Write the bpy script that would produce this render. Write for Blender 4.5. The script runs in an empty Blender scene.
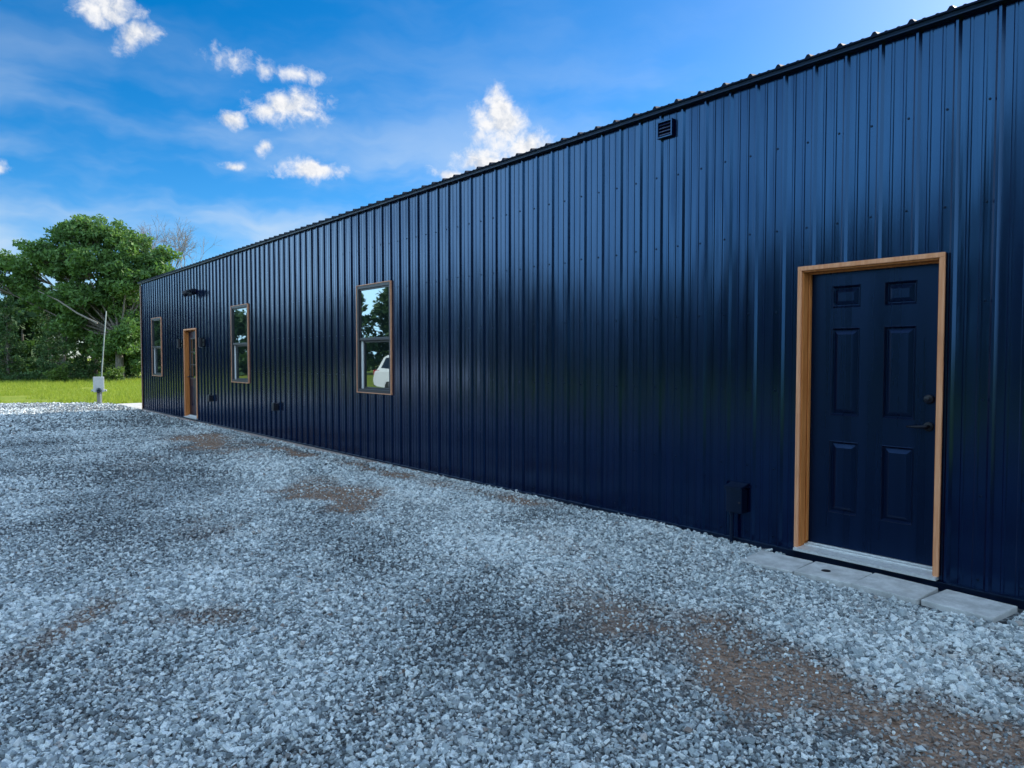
import bpy, bmesh, math, random
import numpy as np
from mathutils import Vector, Matrix

R_ = random.Random(7)
rng = np.random.default_rng(11)
scene = bpy.context.scene
col = scene.collection
rad = math.radians

# ------------------------------------------------------------------ helpers
class MB:
    """collects shapes, links them as ONE mesh object"""
    def __init__(s): s.v = []; s.f = []
    def quad(s, a, b, c, d):
        n = len(s.v); s.v += [a, b, c, d]; s.f.append((n, n+1, n+2, n+3)); return s
    def box(s, x0, x1, y0, y1, z0, z1, bev=0.0):
        x0, x1 = sorted((x0, x1)); y0, y1 = sorted((y0, y1)); z0, z1 = sorted((z0, z1))
        bm = bmesh.new()
        bmesh.ops.create_cube(bm, size=1)
        for v in bm.verts:
            v.co = Vector(((x0+x1)/2+v.co.x*(x1-x0), (y0+y1)/2+v.co.y*(y1-y0), (z0+z1)/2+v.co.z*(z1-z0)))
        if bev > 0:
            bmesh.ops.bevel(bm, geom=bm.edges[:], offset=bev, segments=2, profile=.6, affect='EDGES')
        s.bm(bm); return s
    def bm(s, bm, M=None):
        n = len(s.v); bm.verts.index_update()
        for v in bm.verts: s.v.append(tuple(M @ v.co) if M else tuple(v.co))
        for f in bm.faces: s.f.append(tuple(n+v.index for v in f.verts))
        bm.free()
    def tube(s, pts, rads, n=8, cap=True):
        pts = [Vector(p) for p in pts]
        if not hasattr(rads, '__len__'): rads = [rads]*len(pts)
        base = len(s.v); up = Vector((0, 0, 1))
        for i, p in enumerate(pts):
            d = (pts[min(i+1, len(pts)-1)]-pts[max(i-1, 0)]).normalized()
            a = d.cross(up if abs(d.z) < .95 else Vector((1, 0, 0))).normalized(); b = a.cross(d)
            for k in range(n):
                t = 2*math.pi*k/n
                s.v.append(tuple(p+(a*math.cos(t)+b*math.sin(t))*rads[i]))
        for i in range(len(pts)-1):
            for k in range(n):
                q = base+i*n
                s.f.append((q+k, q+(k+1) % n, q+n+(k+1) % n, q+n+k))
        if cap:
            s.f.append(tuple(base+k for k in range(n)))
            s.f.append(tuple(base+(len(pts)-1)*n+n-1-k for k in range(n)))
        return s
    def build(s, name, m, parent=None, smooth=False, recalc=True):
        me = bpy.data.meshes.new(name)
        me.from_pydata(s.v, [], s.f)
        if recalc:
            bm = bmesh.new(); bm.from_mesh(me)
            bmesh.ops.recalc_face_normals(bm, faces=bm.faces[:]); bm.to_mesh(me); bm.free()
        if smooth: me.polygons.foreach_set('use_smooth', [True]*len(me.polygons))
        me.materials.append(m)
        o = bpy.data.objects.new(name, me); col.objects.link(o)
        if parent: o.parent = parent
        return o

def np_mesh(name, verts, faces, m, parent=None, attrs=None, smooth=False):
    """verts (N,3), faces (M,k) numpy"""
    me = bpy.data.meshes.new(name)
    N, (M, k) = len(verts), faces.shape
    me.vertices.add(N); me.vertices.foreach_set('co', np.asarray(verts, np.float32).ravel())
    me.loops.add(M*k); me.loops.foreach_set('vertex_index', faces.astype(np.int32).ravel())
    me.polygons.add(M); me.polygons.foreach_set('loop_start', np.arange(M, dtype=np.int32)*k)
    if smooth: me.polygons.foreach_set('use_smooth', np.ones(M, bool))
    me.update(calc_edges=True)
    for an, (dom, arr) in (attrs or {}).items():
        a = me.attributes.new(an, 'FLOAT', dom); a.data.foreach_set('value', np.asarray(arr, np.float32).ravel())
    me.materials.append(m)
    o = bpy.data.objects.new(name, me); col.objects.link(o)
    if parent: o.parent = parent
    return o

def tag(o, label=None, cat=None, group=None, kind=None):
    for k, v in (('label', label), ('category', cat), ('group', group), ('kind', kind)):
        if v: o[k] = v
    return o
def empty(name, loc=(0, 0, 0), rz=0):
    o = bpy.data.objects.new(name, None); col.objects.link(o)
    o.location = loc; o.rotation_euler = (0, 0, rz); o.empty_display_size = .2
    return o
def copy_tree(o, parent=None):
    c = o.copy(); col.objects.link(c)
    if parent: c.parent = parent
    for ch in list(o.children): copy_tree(ch, c)
    return c

# ------------------------------------------------------------------ materials
class NT:
    def __init__(s, name, world=False):
        if world:
            s.o = bpy.data.worlds.new(name)
        else:
            s.o = bpy.data.materials.new(name)
        s.o.use_nodes = True; s.t = s.o.node_tree
        s.p = s.t.nodes.get('Principled BSDF')
    def n(s, typ, **kw):
        nd = s.t.nodes.new(typ)
        for k, v in kw.items():
            if k in ('ins',): continue
            setattr(nd, k, v)
        for k, v in kw.get('ins', {}).items():
            if isinstance(v, bpy.types.NodeSocket): s.t.links.new(v, nd.inputs[k])
            else: nd.inputs[k].default_value = v
        return nd
    def link(s, a, b): s.t.links.new(a, b)
    def math(s, op, a, b=0.0, c=None, clamp=False):
        ins = {0: a, 1: b}
        if c is not None: ins[2] = c
        nd = s.n('ShaderNodeMath', operation=op, ins=ins); nd.use_clamp = clamp
        return nd.outputs[0]
    def mixc(s, f, a, b, blend='MIX'):
        nd = s.n('ShaderNodeMix', data_type='RGBA', blend_type=blend)
        for i, v in ((0, f), (6, a), (7, b)):
            if isinstance(v, bpy.types.NodeSocket): s.t.links.new(v, nd.inputs[i])
            else: nd.inputs[i].default_value = v if i == 0 else (*v, 1) if len(v) == 3 else v
        return nd.outputs[2]
    def noise(s, vec, scale, detail=4, rough=.55, out=0):
        nd = s.n('ShaderNodeTexNoise', ins={'Scale': scale, 'Detail': detail, 'Roughness': rough})
        if vec is not None: s.link(vec, nd.inputs['Vector'])
        return nd.outputs[out]
    def ramp(s, f, stops):
        nd = s.n('ShaderNodeValToRGB'); s.link(f, nd.inputs[0])
        cr = nd.color_ramp
        while len(cr.elements) < len(stops): cr.elements.new(.5)
        for e, (p, c) in zip(cr.elements, stops):
            e.position = p; e.color = (*c, 1) if hasattr(c, '__len__') else (c, c, c, 1)
        return nd.outputs[0]
    def smooth(s, x, lo, hi, tlo=0., thi=1.):
        nd = s.n('ShaderNodeMapRange', interpolation_type='SMOOTHSTEP', ins={0: x, 1: lo, 2: hi, 3: tlo, 4: thi})
        return nd.outputs[0]
    def pos(s): return s.n('ShaderNodeNewGeometry').outputs['Position']
    def objc(s): return s.n('ShaderNodeTexCoord').outputs['Object']
    def scale(s, vec, v):
        return s.n('ShaderNodeVectorMath', operation='MULTIPLY', ins={0: vec, 1: v}).outputs[0]
    def bump(s, h, strength=.3, dist=.01):
        nd = s.n('ShaderNodeBump', ins={'Strength': strength, 'Distance': dist}); s.link(h, nd.inputs['Height'])
        s.link(nd.outputs[0], s.p.inputs['Normal'])

def simple(name, c, rough=.6, metal=0., spec=.5, var=.15, scale=30, bump=0., coat=0.):
    m = NT(name); p = m.p
    v = m.objc(); nz = m.noise(v, scale, 5, .6)
    a = tuple(x*(1-var) for x in c); b = tuple(min(1, x*(1+var)) for x in c)
    m.link(m.ramp(nz, [(.3, a), (.7, b)]), p.inputs['Base Color'])
    m.link(m.smooth(nz, .3, .7, max(.03, rough*.9), min(1, rough*1.12)), p.inputs['Roughness'])
    p.inputs['Metallic'].default_value = metal; p.inputs['Specular IOR Level'].default_value = spec
    p.inputs['Coat Weight'].default_value = coat
    if bump: m.bump(nz, bump, .004)
    return m.o

def painted_steel(name, base, rough, spec, ior=1.9, wall=True, tint=(.30, .55, 1.0)):
    m = NT(name); p = m.p
    v = m.pos()
    streak = m.noise(m.scale(v, (3, 9, .22)), 1.0, 3, .55)
    can = m.noise(m.scale(v, (2, 6.5, .8)), 1.0, 1, .5)
    dust = m.noise(m.scale(v, (5, 5, 2)), 1.3, 5, .65)
    m.link(m.mixc(m.smooth(streak, .35, .7), tuple(x*.8 for x in base), tuple(x*1.25 for x in base)), p.inputs['Base Color'])
    r = m.math('ADD', m.smooth(streak, .3, .7, rough*.85, rough*1.2), m.math('MULTIPLY', m.math('SUBTRACT', dust, .5), .06))
    m.link(r, p.inputs['Roughness'])
    p.inputs['IOR'].default_value = ior; p.inputs['Specular IOR Level'].default_value = spec
    p.inputs['Specular Tint'].default_value = (*tint, 1)
    if wall: m.bump(m.math('ADD', can, m.math('MULTIPLY', streak, .35)), .32, .02)
    return m.o

M = {}
NAVY = (.0014, .0020, .019)
M['wall'] = painted_steel('navy_steel_panel', NAVY, .17, .5, 1.76, True, (.17, .48, 1.0))
M['wall_trim'] = painted_steel('navy_steel_trim', (.002, .004, .014), .35, .5, 1.5)
M['roof'] = painted_steel('roof_steel', (.006, .009, .02), .62, .25, 1.4)
M['door'] = painted_steel('navy_door_paint', (.0012, .004, .018), .28, .5, 1.55, False, (.2, .45, 1.0))
M['black'] = simple('black_fixture', (.010, .012, .022), .42, 0, .4)
M['black_metal'] = simple('black_hardware', (.003, .005, .014), .4, 0, .3)
M['dark_frame'] = simple('dark_bronze_frame', (.022, .022, .032), .4, 0, .5)
M['alu'] = simple('aluminium_sill', (.62, .64, .66), .42, .35, .5, .12, 40)
M['tan_trim'] = simple('tan_window_trim', (.66, .30, .17), .5, 0, .5)
M['white'] = simple('white_vinyl', (.75, .76, .78), .4, 0, .5, .05)
M['corner'] = simple('brown_corner_trim', (.20, .09, .06), .5)
M['slab'] = simple('slab_edge_concrete', (.36, .29, .28), .85, 0, .3, .25, 14, .3)
M['screw'] = simple('screw_head', (.008, .01, .02), .5, 0, .35)
M['screen'] = simple('louver_dark', (.004, .004, .008), .8)

def wood_mat(name, a, b):
    m = NT(name); v = m.objc()
    g = m.noise(m.scale(v, (14, 14, .9)), 4, 6, .6)
    k = m.noise(v, 3, 3)
    c = m.mixc(m.smooth(g, .3, .7), a, b)
    c = m.mixc(m.smooth(k, .55, .8, 0, .35), c, tuple(x*.6 for x in a))
    m.link(c, m.p.inputs['Base Color']); m.p.inputs['Roughness'].default_value = .6
    m.p.inputs['Specular IOR Level'].default_value = .35
    m.bump(g, .25, .003); return m.o
M['wood'] = wood_mat('cedar_jamb', (.46, .15, .035), (.62, .24, .075))
M['wood_pale'] = wood_mat('pine_casing', (.62, .25, .115), (.74, .36, .20))

def glass_mat(name, tint=(.01, .016, .016), ior=2.3):
    m = NT(name); p = m.p
    p.inputs['Base Color'].default_value = (*tint, 1); p.inputs['Roughness'].default_value = .015
    p.inputs['IOR'].default_value = ior; p.inputs['Specular IOR Level'].default_value = .9; p.inputs['Specular Tint'].default_value = (.78, .96, 1, 1)
    v = m.objc(); m.bump(m.noise(v, 1.6, 1), .05, .01)
    return m.o
M['glass'] = glass_mat('window_glass')
M['car_glass'] = glass_mat('car_glass', (.01, .012, .015), 1.6)

def concrete_mat(name, c, sc=9):
    m = NT(name); v = m.pos()
    a = m.noise(v, sc, 6, .65); b = m.noise(v, sc*14, 3, .7); st = m.noise(v, 2.3, 3)
    k = m.mixc(m.smooth(a, .3, .7), tuple(x*.72 for x in c), tuple(x*1.12 for x in c))
    k = m.mixc(m.smooth(b, .5, .75, 0, .35), k, tuple(x*.5 for x in c))
    k = m.mixc(m.smooth(st, .5, .7, 0, .35), k, (c[0]*.7, c[1]*.6, c[2]*.5))
    m.link(k, m.p.inputs['Base Color']); m.p.inputs['Roughness'].default_value = .9
    m.p.inputs['Specular IOR Level'].default_value = .25
    m.bump(m.math('ADD', a, m.math('MULTIPLY', b, .4)), .5, .006); return m.o
M['concrete'] = concrete_mat('walk_concrete', (.50, .49, .47))
M['paver'] = concrete_mat('paver_concrete', (.55, .56, .57))

# gravel: ground sheet + stones
ST_LO, ST_MID, ST_HI = (.06, .072, .082), (.17, .195, .215), (.42, .46, .485)
def drive_mat():
    m = NT('crushed_stone_bed'); p = m.p; v = m.pos()
    dirt = m.n('ShaderNodeAttribute', attribute_name='dirt').outputs['Fac']
    fresh = m.n('ShaderNodeAttribute', attribute_name='fresh').outputs['Fac']
    vo = m.n('ShaderNodeTexVoronoi', ins={'Scale': 34.0}); m.link(v, vo.inputs['Vector'])
    sep = m.n('ShaderNodeSeparateColor'); m.link(vo.outputs['Color'], sep.inputs[0])
    st = m.ramp(sep.outputs[0], [(0, ST_LO), (.5, ST_MID), (1, ST_HI)])
    edge = m.smooth(vo.outputs['Distance'], .25, .62)
    st = m.mixc(m.math('MULTIPLY', edge, .9), st, (.04, .044, .05))
    big = m.noise(v, .9, 5, .6); mid = m.noise(v, 5, 5, .65)
    st = m.mixc(m.smooth(m.math('ADD', big, m.math('MULTIPLY', mid, .5)), .62, .95, 0, .45), st, (.16, .165, .17))
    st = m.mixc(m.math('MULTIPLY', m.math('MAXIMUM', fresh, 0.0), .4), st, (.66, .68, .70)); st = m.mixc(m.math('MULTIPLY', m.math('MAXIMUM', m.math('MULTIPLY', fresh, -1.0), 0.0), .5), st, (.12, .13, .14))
    soil = m.mixc(m.smooth(m.noise(v, 22, 6, .7), .3, .7), (.17, .105, .075), (.36, .245, .185))
    dn = m.smooth(m.math('ADD', dirt, m.math('MULTIPLY', m.math('SUBTRACT', mid, .5), .9)), .35, .8)
    m.link(m.mixc(dn, st, soil), p.inputs['Base Color'])
    p.inputs['Roughness'].default_value = .95; p.inputs['Specular IOR Level'].default_value = .1
    h = m.math('ADD', m.math('MULTIPLY', vo.outputs['Distance'], -1.0), m.math('MULTIPLY', mid, .5))
    m.bump(h, .9, .02); return m.o
M['drive'] = drive_mat()
def stone_mat():
    m = NT('crushed_limestone'); p = m.p
    t = m.n('ShaderNodeAttribute', attribute_name='tone', attribute_type='INSTANCER').outputs['Fac']
    d = m.n('ShaderNodeAttribute', attribute_name='soil', attribute_type='INSTANCER').outputs['Fac']
    v = m.objc()
    c = m.ramp(t, [(0, (.06, .072, .085)), (.3, (.25, .295, .325)), (.65, (.47, .535, .575)), (1, (.84, .89, .91))])
    nz = m.noise(v, 1.3, 5, .7)
    c = m.mixc(m.smooth(nz, .35, .75, 0, .4), c, (.24, .26, .28))
    c = m.mixc(m.math('MULTIPLY', d, .75), c, (.27, .175, .13))
    m.link(c, p.inputs['Base Color']); p.inputs['Roughness'].default_value = .75
    p.inputs['Specular IOR Level'].default_value = .3
    m.bump(nz, .4, .15); return m.o
M['stone'] = stone_mat()

def lawn_mat():
    m = NT('lawn_turf'); v = m.pos()
    a = m.noise(v, .35, 4, .6); b = m.noise(m.scale(v, (1, 1, 1)), 14, 5, .75)
    c = m.mixc(m.smooth(a, .3, .7), (.17, .23, .03), (.25, .28, .045))
    c = m.mixc(m.smooth(b, .4, .75, 0, .5), c, (.09, .12, .02))
    m.link(c, m.p.inputs['Base Color']); m.p.inputs['Roughness'].default_value = .9
    m.p.inputs['Specular IOR Level'].default_value = .1
    m.bump(b, .8, .06); return m.o
M['lawn'] = lawn_mat()
def leaf_mat(name, lo, hi, trans=.35):
    m = NT(name); p = m.p
    t = m.n('ShaderNodeAttribute', attribute_name='tone').outputs['Fac']
    c = m.mixc(t, lo, hi)
    m.link(c, p.inputs['Base Color']); p.inputs['Roughness'].default_value = .55
    p.inputs['Specular IOR Level'].default_value = .25
    tr = m.n('ShaderNodeBsdfTranslucent'); m.link(m.mixc(1.0, c, (1.3, 1.35, .6), 'MULTIPLY'), tr.inputs[0])
    mx = m.n('ShaderNodeMixShader'); mx.inputs[0].default_value = trans
    m.link(p.outputs[0], mx.inputs[1]); m.link(tr.outputs[0], mx.inputs[2])
    m.link(mx.outputs[0], m.t.nodes['Material Output'].inputs[0]); return m.o
M['leaf'] = leaf_mat('oak_leaves', (.05, .115, .04), (.13, .23, .07))
M['leaf_dark'] = leaf_mat('cedar_foliage', (.028, .066, .028), (.08, .155, .055), .25)
M['leaf_light'] = leaf_mat('weed_leaves', (.05, .10, .02), (.11, .18, .04))
M['grass'] = leaf_mat('grass_blades', (.16, .24, .03), (.28, .32, .05), .4)
def bark_mat(name, a, b):
    m = NT(name); v = m.objc()
    g = m.noise(m.scale(v, (9, 9, 1.6)), 2, 6, .7)
    m.link(m.mixc(m.smooth(g, .3, .7), a, b), m.p.inputs['Base Color']); m.p.inputs['Roughness'].default_value = .9
    m.bump(g, .8, .03); return m.o
M['bark'] = bark_mat('oak_bark', (.06, .052, .045), (.19, .17, .15))
M['bark_pale'] = bark_mat('bare_wood', (.12, .105, .10), (.24, .215, .20))
M['galv'] = simple('galvanised_steel', (.42, .45, .47), .45, .6, .5, .2, 20)
M['pole'] = simple('dull_grey_pole', (.22, .26, .25), .7, 0, .3, .3, 6)
M['meter'] = simple('meter_grey', (.55, .57, .57), .5, 0, .5, .1)
M['post'] = wood_mat('weathered_post', (.24, .22, .19), (.36, .33, .29))
M['car'] = simple('white_car_paint', (.78, .79, .80), .25, 0, .5, .02, 5, 0, .8)
M['rubber'] = simple('tyre_rubber', (.015, .015, .016), .8)
M['rim'] = simple('alloy_rim', (.16, .16, .17), .4, .9)
M['red_lens'] = simple('red_lens', (.35, .01, .01), .15)
M['clear_lens'] = simple('clear_lens', (.7, .72, .75), .1)

# ------------------------------------------------------------------ ground
def vnoise(x, y, s, seed):
    """smooth value noise for numpy arrays"""
    g = np.random.default_rng(seed).random((256, 256))
    u, v = np.asarray(x)*s+500, np.asarray(y)*s+500
    i, j = np.floor(u).astype(int), np.floor(v).astype(int); a, b = u-i, v-j
    a = a*a*(3-2*a); b = b*b*(3-2*b); q = lambda p, r: g[p % 256, r % 256]
    return (q(i, j)*(1-a)+q(i+1, j)*a)*(1-b)+(q(i, j+1)*(1-a)+q(i+1, j+1)*a)*b
def fbm(x, y, s, seed, o=4):
    t = 0; amp = .5
    for k in range(o): t = t+amp*vnoise(x, y, s*2**k, seed+k); amp *= .5
    return t/(1-.5**o)
# bare-soil patches: centre x, y, radii along and across, angle
DIRT = [(-1.95, 1.55, 1.3, .46, 88, .85), (-1.95, 2.75, .7, .36, 75, .5), (-2.15, 1.2, .45, .28, 60, .5), (-1.15, 1.05, .30, .14, 80, .7),
        (-1.55, 7.15, 1.1, .42, 80, .95), (-.34, 8.5, 1.6, .26, 91, 1.1), (-.30, 5.9, .9, .16, 91, .8), (-1.0, 13.2, 1.8, .5, 85, 1.0), (-4.4, 4.55, .40, .10, 50, .7),
        (-3.75, 4.25, .16, .22, 40, .6), (-.38, 11.0, 1.6, .2, 90, .85), (-2.6, 11.0, .9, .3, 70, .35), (-3.0, 6.3, .6, .3, 60, .35), (-1.2, 3.9, .5, .2, 70, .3)]
DARK = [(-2.9, 9.6, 3.6, .9, 80), (-3.4, 14.5, 2.5, .8, 80), (-2.4, 5.6, 1.6, .5, 75), (-1.7, 12.0, 1.8, .4, 85), (-2.6, 3.0, 1.0, .4, 80), (-1.2, 18, 3, .8, 80), (-2.6, 8.8, 2.6, .5, 80), (-2, 26, 3, 1.8, 150), (-1, 24, 2.4, 1.2, 150)]  # last two patches darken the sunlit far strip, shade put into the colour
FRESH = [(-2.3, 16.6, 1.2, .4, 10), (-3.2, 16.8, .9, .35, 0), (-2.0, 13.2, 1.5, .35, 30), (-1.35, 9.8, 1.6, .45, 75), (-.9, 6.0, 1.6, .5, 85), (-3.1, 13.9, .5, .3, 0), (-1.5, 4.4, 1.2, .35, 75)]
def patch(x, y, L):
    t = np.zeros_like(x)
    for p in L:
        a = rad(p[4]); dx, dy = x-p[0], y-p[1]
        u, v = (dx*math.cos(a)+dy*math.sin(a))/p[2], (-dx*math.sin(a)+dy*math.cos(a))/p[3]
        d = np.sqrt(u*u+v*v)+(fbm(x, y, 2.2, 91, 5)-.5)*2.0
        t = np.maximum(t, np.clip(1.35-d, 0, 1)*(p[5] if len(p) > 5 else 1))
    return t
def gh(x, y):
    x = np.asarray(x, float); y = np.asarray(y, float)
    near = np.clip((10-y)/6, 0, 1)*np.clip((x+2.5)/2.2, 0, 1)
    bank = .028*near*np.clip((y-2.9)/1.2, 0, 1)
    h = -.042+.022*np.clip((10-y)/6, 0, 1)+bank+(fbm(x, y, .55, 5)-.5)*.05*np.clip(-x/1.2, 0, 1)+(fbm(x, y, 2.6, 8, 2)-.5)*.022
    return h

g = MB()
S = 3000
g.quad((-S, -S, -.16), (S, -S, -.16), (S, S, -.16), (-S, S, -.16))
tag(g.build('ground', M['lawn'], recalc=False), kind='structure')
# far edge of the drive: through (-2.85,29.15) and (.73,26.1)
def edge_y(x): return 26.72-.85*x
xs = np.concatenate([np.linspace(-13, -6.2, 35), np.arange(-6, .301, .05)])
ts = np.linspace(0, 1, 560)**1.35
X, T = np.meshgrid(xs, ts)
Yend = np.where(X < -7, edge_y(-7)+0*X, edge_y(X)) + (fbm(X, X*0+3, 1.4, 33)-.5)*.7
Y = -5+T*(Yend+5)
Z = gh(X, Y)
nx, ny = len(xs), len(ts)
idx = np.arange(nx*ny).reshape(ny, nx)
F = np.stack([idx[:-1, :-1], idx[:-1, 1:], idx[1:, 1:], idx[1:, :-1]], -1).reshape(-1, 4)
tag(np_mesh('gravel_driveway', np.stack([X, Y, Z], -1).reshape(-1, 3), F, M['drive'],
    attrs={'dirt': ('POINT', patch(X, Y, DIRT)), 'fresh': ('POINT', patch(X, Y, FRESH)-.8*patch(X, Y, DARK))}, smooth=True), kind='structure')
# lawn sheet beyond
xs2 = np.linspace(-60, 60, 160); ys2 = np.concatenate([np.linspace(18, 60, 120), np.linspace(61, 120, 30)])
X, Y = np.meshgrid(xs2, ys2)
Z = -.10+(fbm(X, Y, .12, 44)-.5)*.12
inside = (X > -13.2) & (Y < edge_y(np.maximum(X, -7))-.3) & (X < 20)
Z = np.where(inside, -.135, Z)
nx, ny = len(xs2), len(ys2); idx = np.arange(nx*ny).reshape(ny, nx)
F = np.stack([idx[:-1, :-1], idx[:-1, 1:], idx[1:, 1:], idx[1:, :-1]], -1).reshape(-1, 4)
tag(np_mesh('lawn', np.stack([X, Y, Z], -1).reshape(-1, 3), F, M['lawn'], smooth=True), kind='structure')
pw = MB(); pw.box(.02, 9, 22.62, 26.0, -.2, -.02, .01)
tag(pw.build('concrete_path', M['concrete']), kind='structure')

# ------------------------------------------------------------------ gravel stones (uncountable: one object)
def stone_points():
    P = []
    def fan(n, d0, d1, size0, size1):
        # area-uniform in the visible fan, with a margin to either side
        d = np.sqrt(rng.uniform(d0*d0, d1*d1, n)); a = rng.uniform(rad(-46), rad(60), n)
        th = rad(40.06)
        x = -5+d*np.sin(th+a); y = d*np.cos(th+a)
        k = (x < -.005) & (y > -1.5) & (x > -6.2) & (y < edge_y(x))
        x, y = x[k], y[k]
        s = rng.uniform(size0, size1, len(x))
        return x, y, s, np.full(len(x), 1. if size1 < .009 else 0.)
    for n, d0, d1, s0, s1 in ((170000, .8, 5.2, .0045, .0085), (135000, .8, 5.2, .0085, .0145), (12000, .8, 5.2, .0145, .020), (215000, 5.2, 9.5, .0095, .0155), (18000, 5.2, 9.5, .015, .021), (200000, 9.5, 17, .013, .021), (110000, 17, 29, .018, .030)):
        P.append(fan(n, d0, d1, s0, s1))
    x, y, s, fine = (np.concatenate(q) for q in zip(*P))
    dirt = patch(x, y, DIRT)+(fbm(x, y, 7, 21)-.5)*.5
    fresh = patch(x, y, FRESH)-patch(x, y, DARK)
    coarse = fbm(x, y, .8, 61)             # broad zones of coarser and finer stone
    keep = rng.random(len(x)) > np.clip((dirt-.15)*1.2, 0, .74)*(1-.45*fine)
    keep &= rng.random(len(x)) > np.clip((.40-coarse)*2.2, 0, .45)
    # leave the pavers free
    pav = (x > -.455) & (y > 1.20) & (y < 2.72)
    keep &= ~pav
    x, y, s, dirt, fresh, coarse, fine = (q[keep] for q in (x, y, s, dirt, fresh, coarse, fine))
    s = s*np.clip(.62+coarse*.85, .7, 1.25)*(1-.35*np.clip(dirt, 0, 1))*(1+.12*fresh)
    n = len(x)
    z = gh(x, y)+s*np.where(fine > 0, rng.uniform(-.2, .5, n), rng.uniform(-.15, 1.05, n))
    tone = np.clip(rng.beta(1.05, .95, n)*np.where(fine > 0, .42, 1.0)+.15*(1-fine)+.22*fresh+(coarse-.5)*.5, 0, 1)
    soil = np.clip(dirt*1.0+rng.normal(0, .12, n), 0, 1)*(rng.random(n) > .25)
    brown = rng.random(n) < .012; soil[brown] = .8
    scl = s[:, None]*rng.uniform(.75, 1.25, (n, 3))*np.array([1.12, .92, .74])
    rot = np.stack([rng.normal(0, .45, n), rng.normal(0, .45, n), rng.uniform(0, 6.283, n)], -1)
    return np.stack([x, y, z], -1), rot, scl, tone, soil
P, rot, scl, tone, soil = stone_points()
me = bpy.data.meshes.new('gravel'); n = len(P)
me.vertices.add(n); me.vertices.foreach_set('co', P.astype(np.float32).ravel())
for nm, ty, arr in (('rot', 'FLOAT_VECTOR', rot), ('scl', 'FLOAT_VECTOR', scl)):
    a = me.attributes.new(nm, ty, 'POINT'); a.data.foreach_set('vector', arr.astype(np.float32).ravel())
for nm, arr in (('tone', tone), ('soil', soil)):
    a = me.attributes.new(nm, 'FLOAT', 'POINT'); a.data.foreach_set('value', arr.astype(np.float32))
NV = 20
a = me.attributes.new('pick', 'INT', 'POINT'); a.data.foreach_set('value', rng.integers(0, NV, n).astype(np.int32))
grav = bpy.data.objects.new('gravel', me); col.objects.link(grav); tag(grav, 'loose grey crushed stone spread over the driveway', 'gravel', kind='stuff')
ng = bpy.data.node_groups.new('scatter_stones', 'GeometryNodeTree')
ng.interface.new_socket('Geometry', in_out='INPUT', socket_type='NodeSocketGeometry')
ng.interface.new_socket('Geometry', in_out='OUTPUT', socket_type='NodeSocketGeometry')
gi, go = ng.nodes.new('NodeGroupInput'), ng.nodes.new('NodeGroupOutput')
jn = ng.nodes.new('GeometryNodeJoinGeometry')
for i in range(NV):
    ml = ng.nodes.new('GeometryNodeMeshLine'); ml.inputs['Count'].default_value = 10+(i % 4)*4
    rv = ng.nodes.new('FunctionNodeRandomValue'); rv.data_type = 'FLOAT_VECTOR'
    rv.inputs[0].default_value = (-1, -1, -1); rv.inputs[1].default_value = (1, 1, 1); rv.inputs['Seed'].default_value = 40+i
    sp = ng.nodes.new('GeometryNodeSetPosition'); ng.links.new(ml.outputs[0], sp.inputs[0]); ng.links.new(rv.outputs[0], sp.inputs['Position'])
    ch = ng.nodes.new('GeometryNodeConvexHull'); ng.links.new(sp.outputs[0], ch.inputs[0])
    sm = ng.nodes.new('GeometryNodeSetMaterial'); sm.inputs['Material'].default_value = M['stone']; ng.links.new(ch.outputs[0], sm.inputs[0])
    gt = ng.nodes.new('GeometryNodeGeometryToInstance'); ng.links.new(sm.outputs[0], gt.inputs[0])
    ng.links.new(gt.outputs[0], jn.inputs[0])
ip = ng.nodes.new('GeometryNodeInstanceOnPoints')
ng.links.new(gi.outputs[0], ip.inputs['Points']); ng.links.new(jn.outputs[0], ip.inputs['Instance']); ip.inputs['Pick Instance'].default_value = True
for nm, ty, sock in (('pick', 'INT', 'Instance Index'), ('rot', 'FLOAT_VECTOR', 'Rotation'), ('scl', 'FLOAT_VECTOR', 'Scale')):
    na = ng.nodes.new('GeometryNodeInputNamedAttribute'); na.data_type = ty; na.inputs['Name'].default_value = nm
    ng.links.new(next(o for o in na.outputs if o.enabled and o.name == 'Attribute'), ip.inputs[sock])
ng.links.new(ip.outputs[0], go.inputs[0])
md = grav.modifiers.new('stones', 'NODES'); md.node_group = ng
me.materials.append(M['stone'])

# ------------------------------------------------------------------ the building
Y0, Y1, DEP, EAVE = -6.0, 22.42, 14.0, 3.585
PITCH = 2/12
bld = empty('metal_building', (DEP/2, (Y0+Y1)/2, 0))
tag(bld, 'long dark blue ribbed metal building beside the gravel drive', 'building')
off = Vector((-DEP/2, -(Y0+Y1)/2, 0))
def B(mb, name, m, parent=bld, smooth=False):
    """world-coordinate mesh parented under the building"""
    o = mb.build(name, m, None, smooth)
    if parent is bld:
        o.data.transform(Matrix.Translation(off)); o.parent = bld
    else:
        o.data.transform(Matrix.Translation(off)); o.parent = parent
    return o
RIB = .2286
def profile(a0, a1, phase):
    """(a, out) polyline of the ribbed panel"""
    pts = []
    k = math.floor((a0-phase)/RIB)-1
    while phase+k*RIB < a1+RIB:
        c = phase+k*RIB
        lap = .0018 if k % 4 == 0 else 0
        pts += [(c-.023, 0), (c-.0075, .019), (c+.0075, .019), (c+.023, lap)]
        if lap: pts += [(c+.030, lap), (c+.0305, 0)]
        for q in (RIB/3, 2*RIB/3):
            pts += [(c+q-.012, 0), (c+q-.006, .0038), (c+q+.006, .0038), (c+q+.012, 0)]
        k += 1
    return pts
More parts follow.
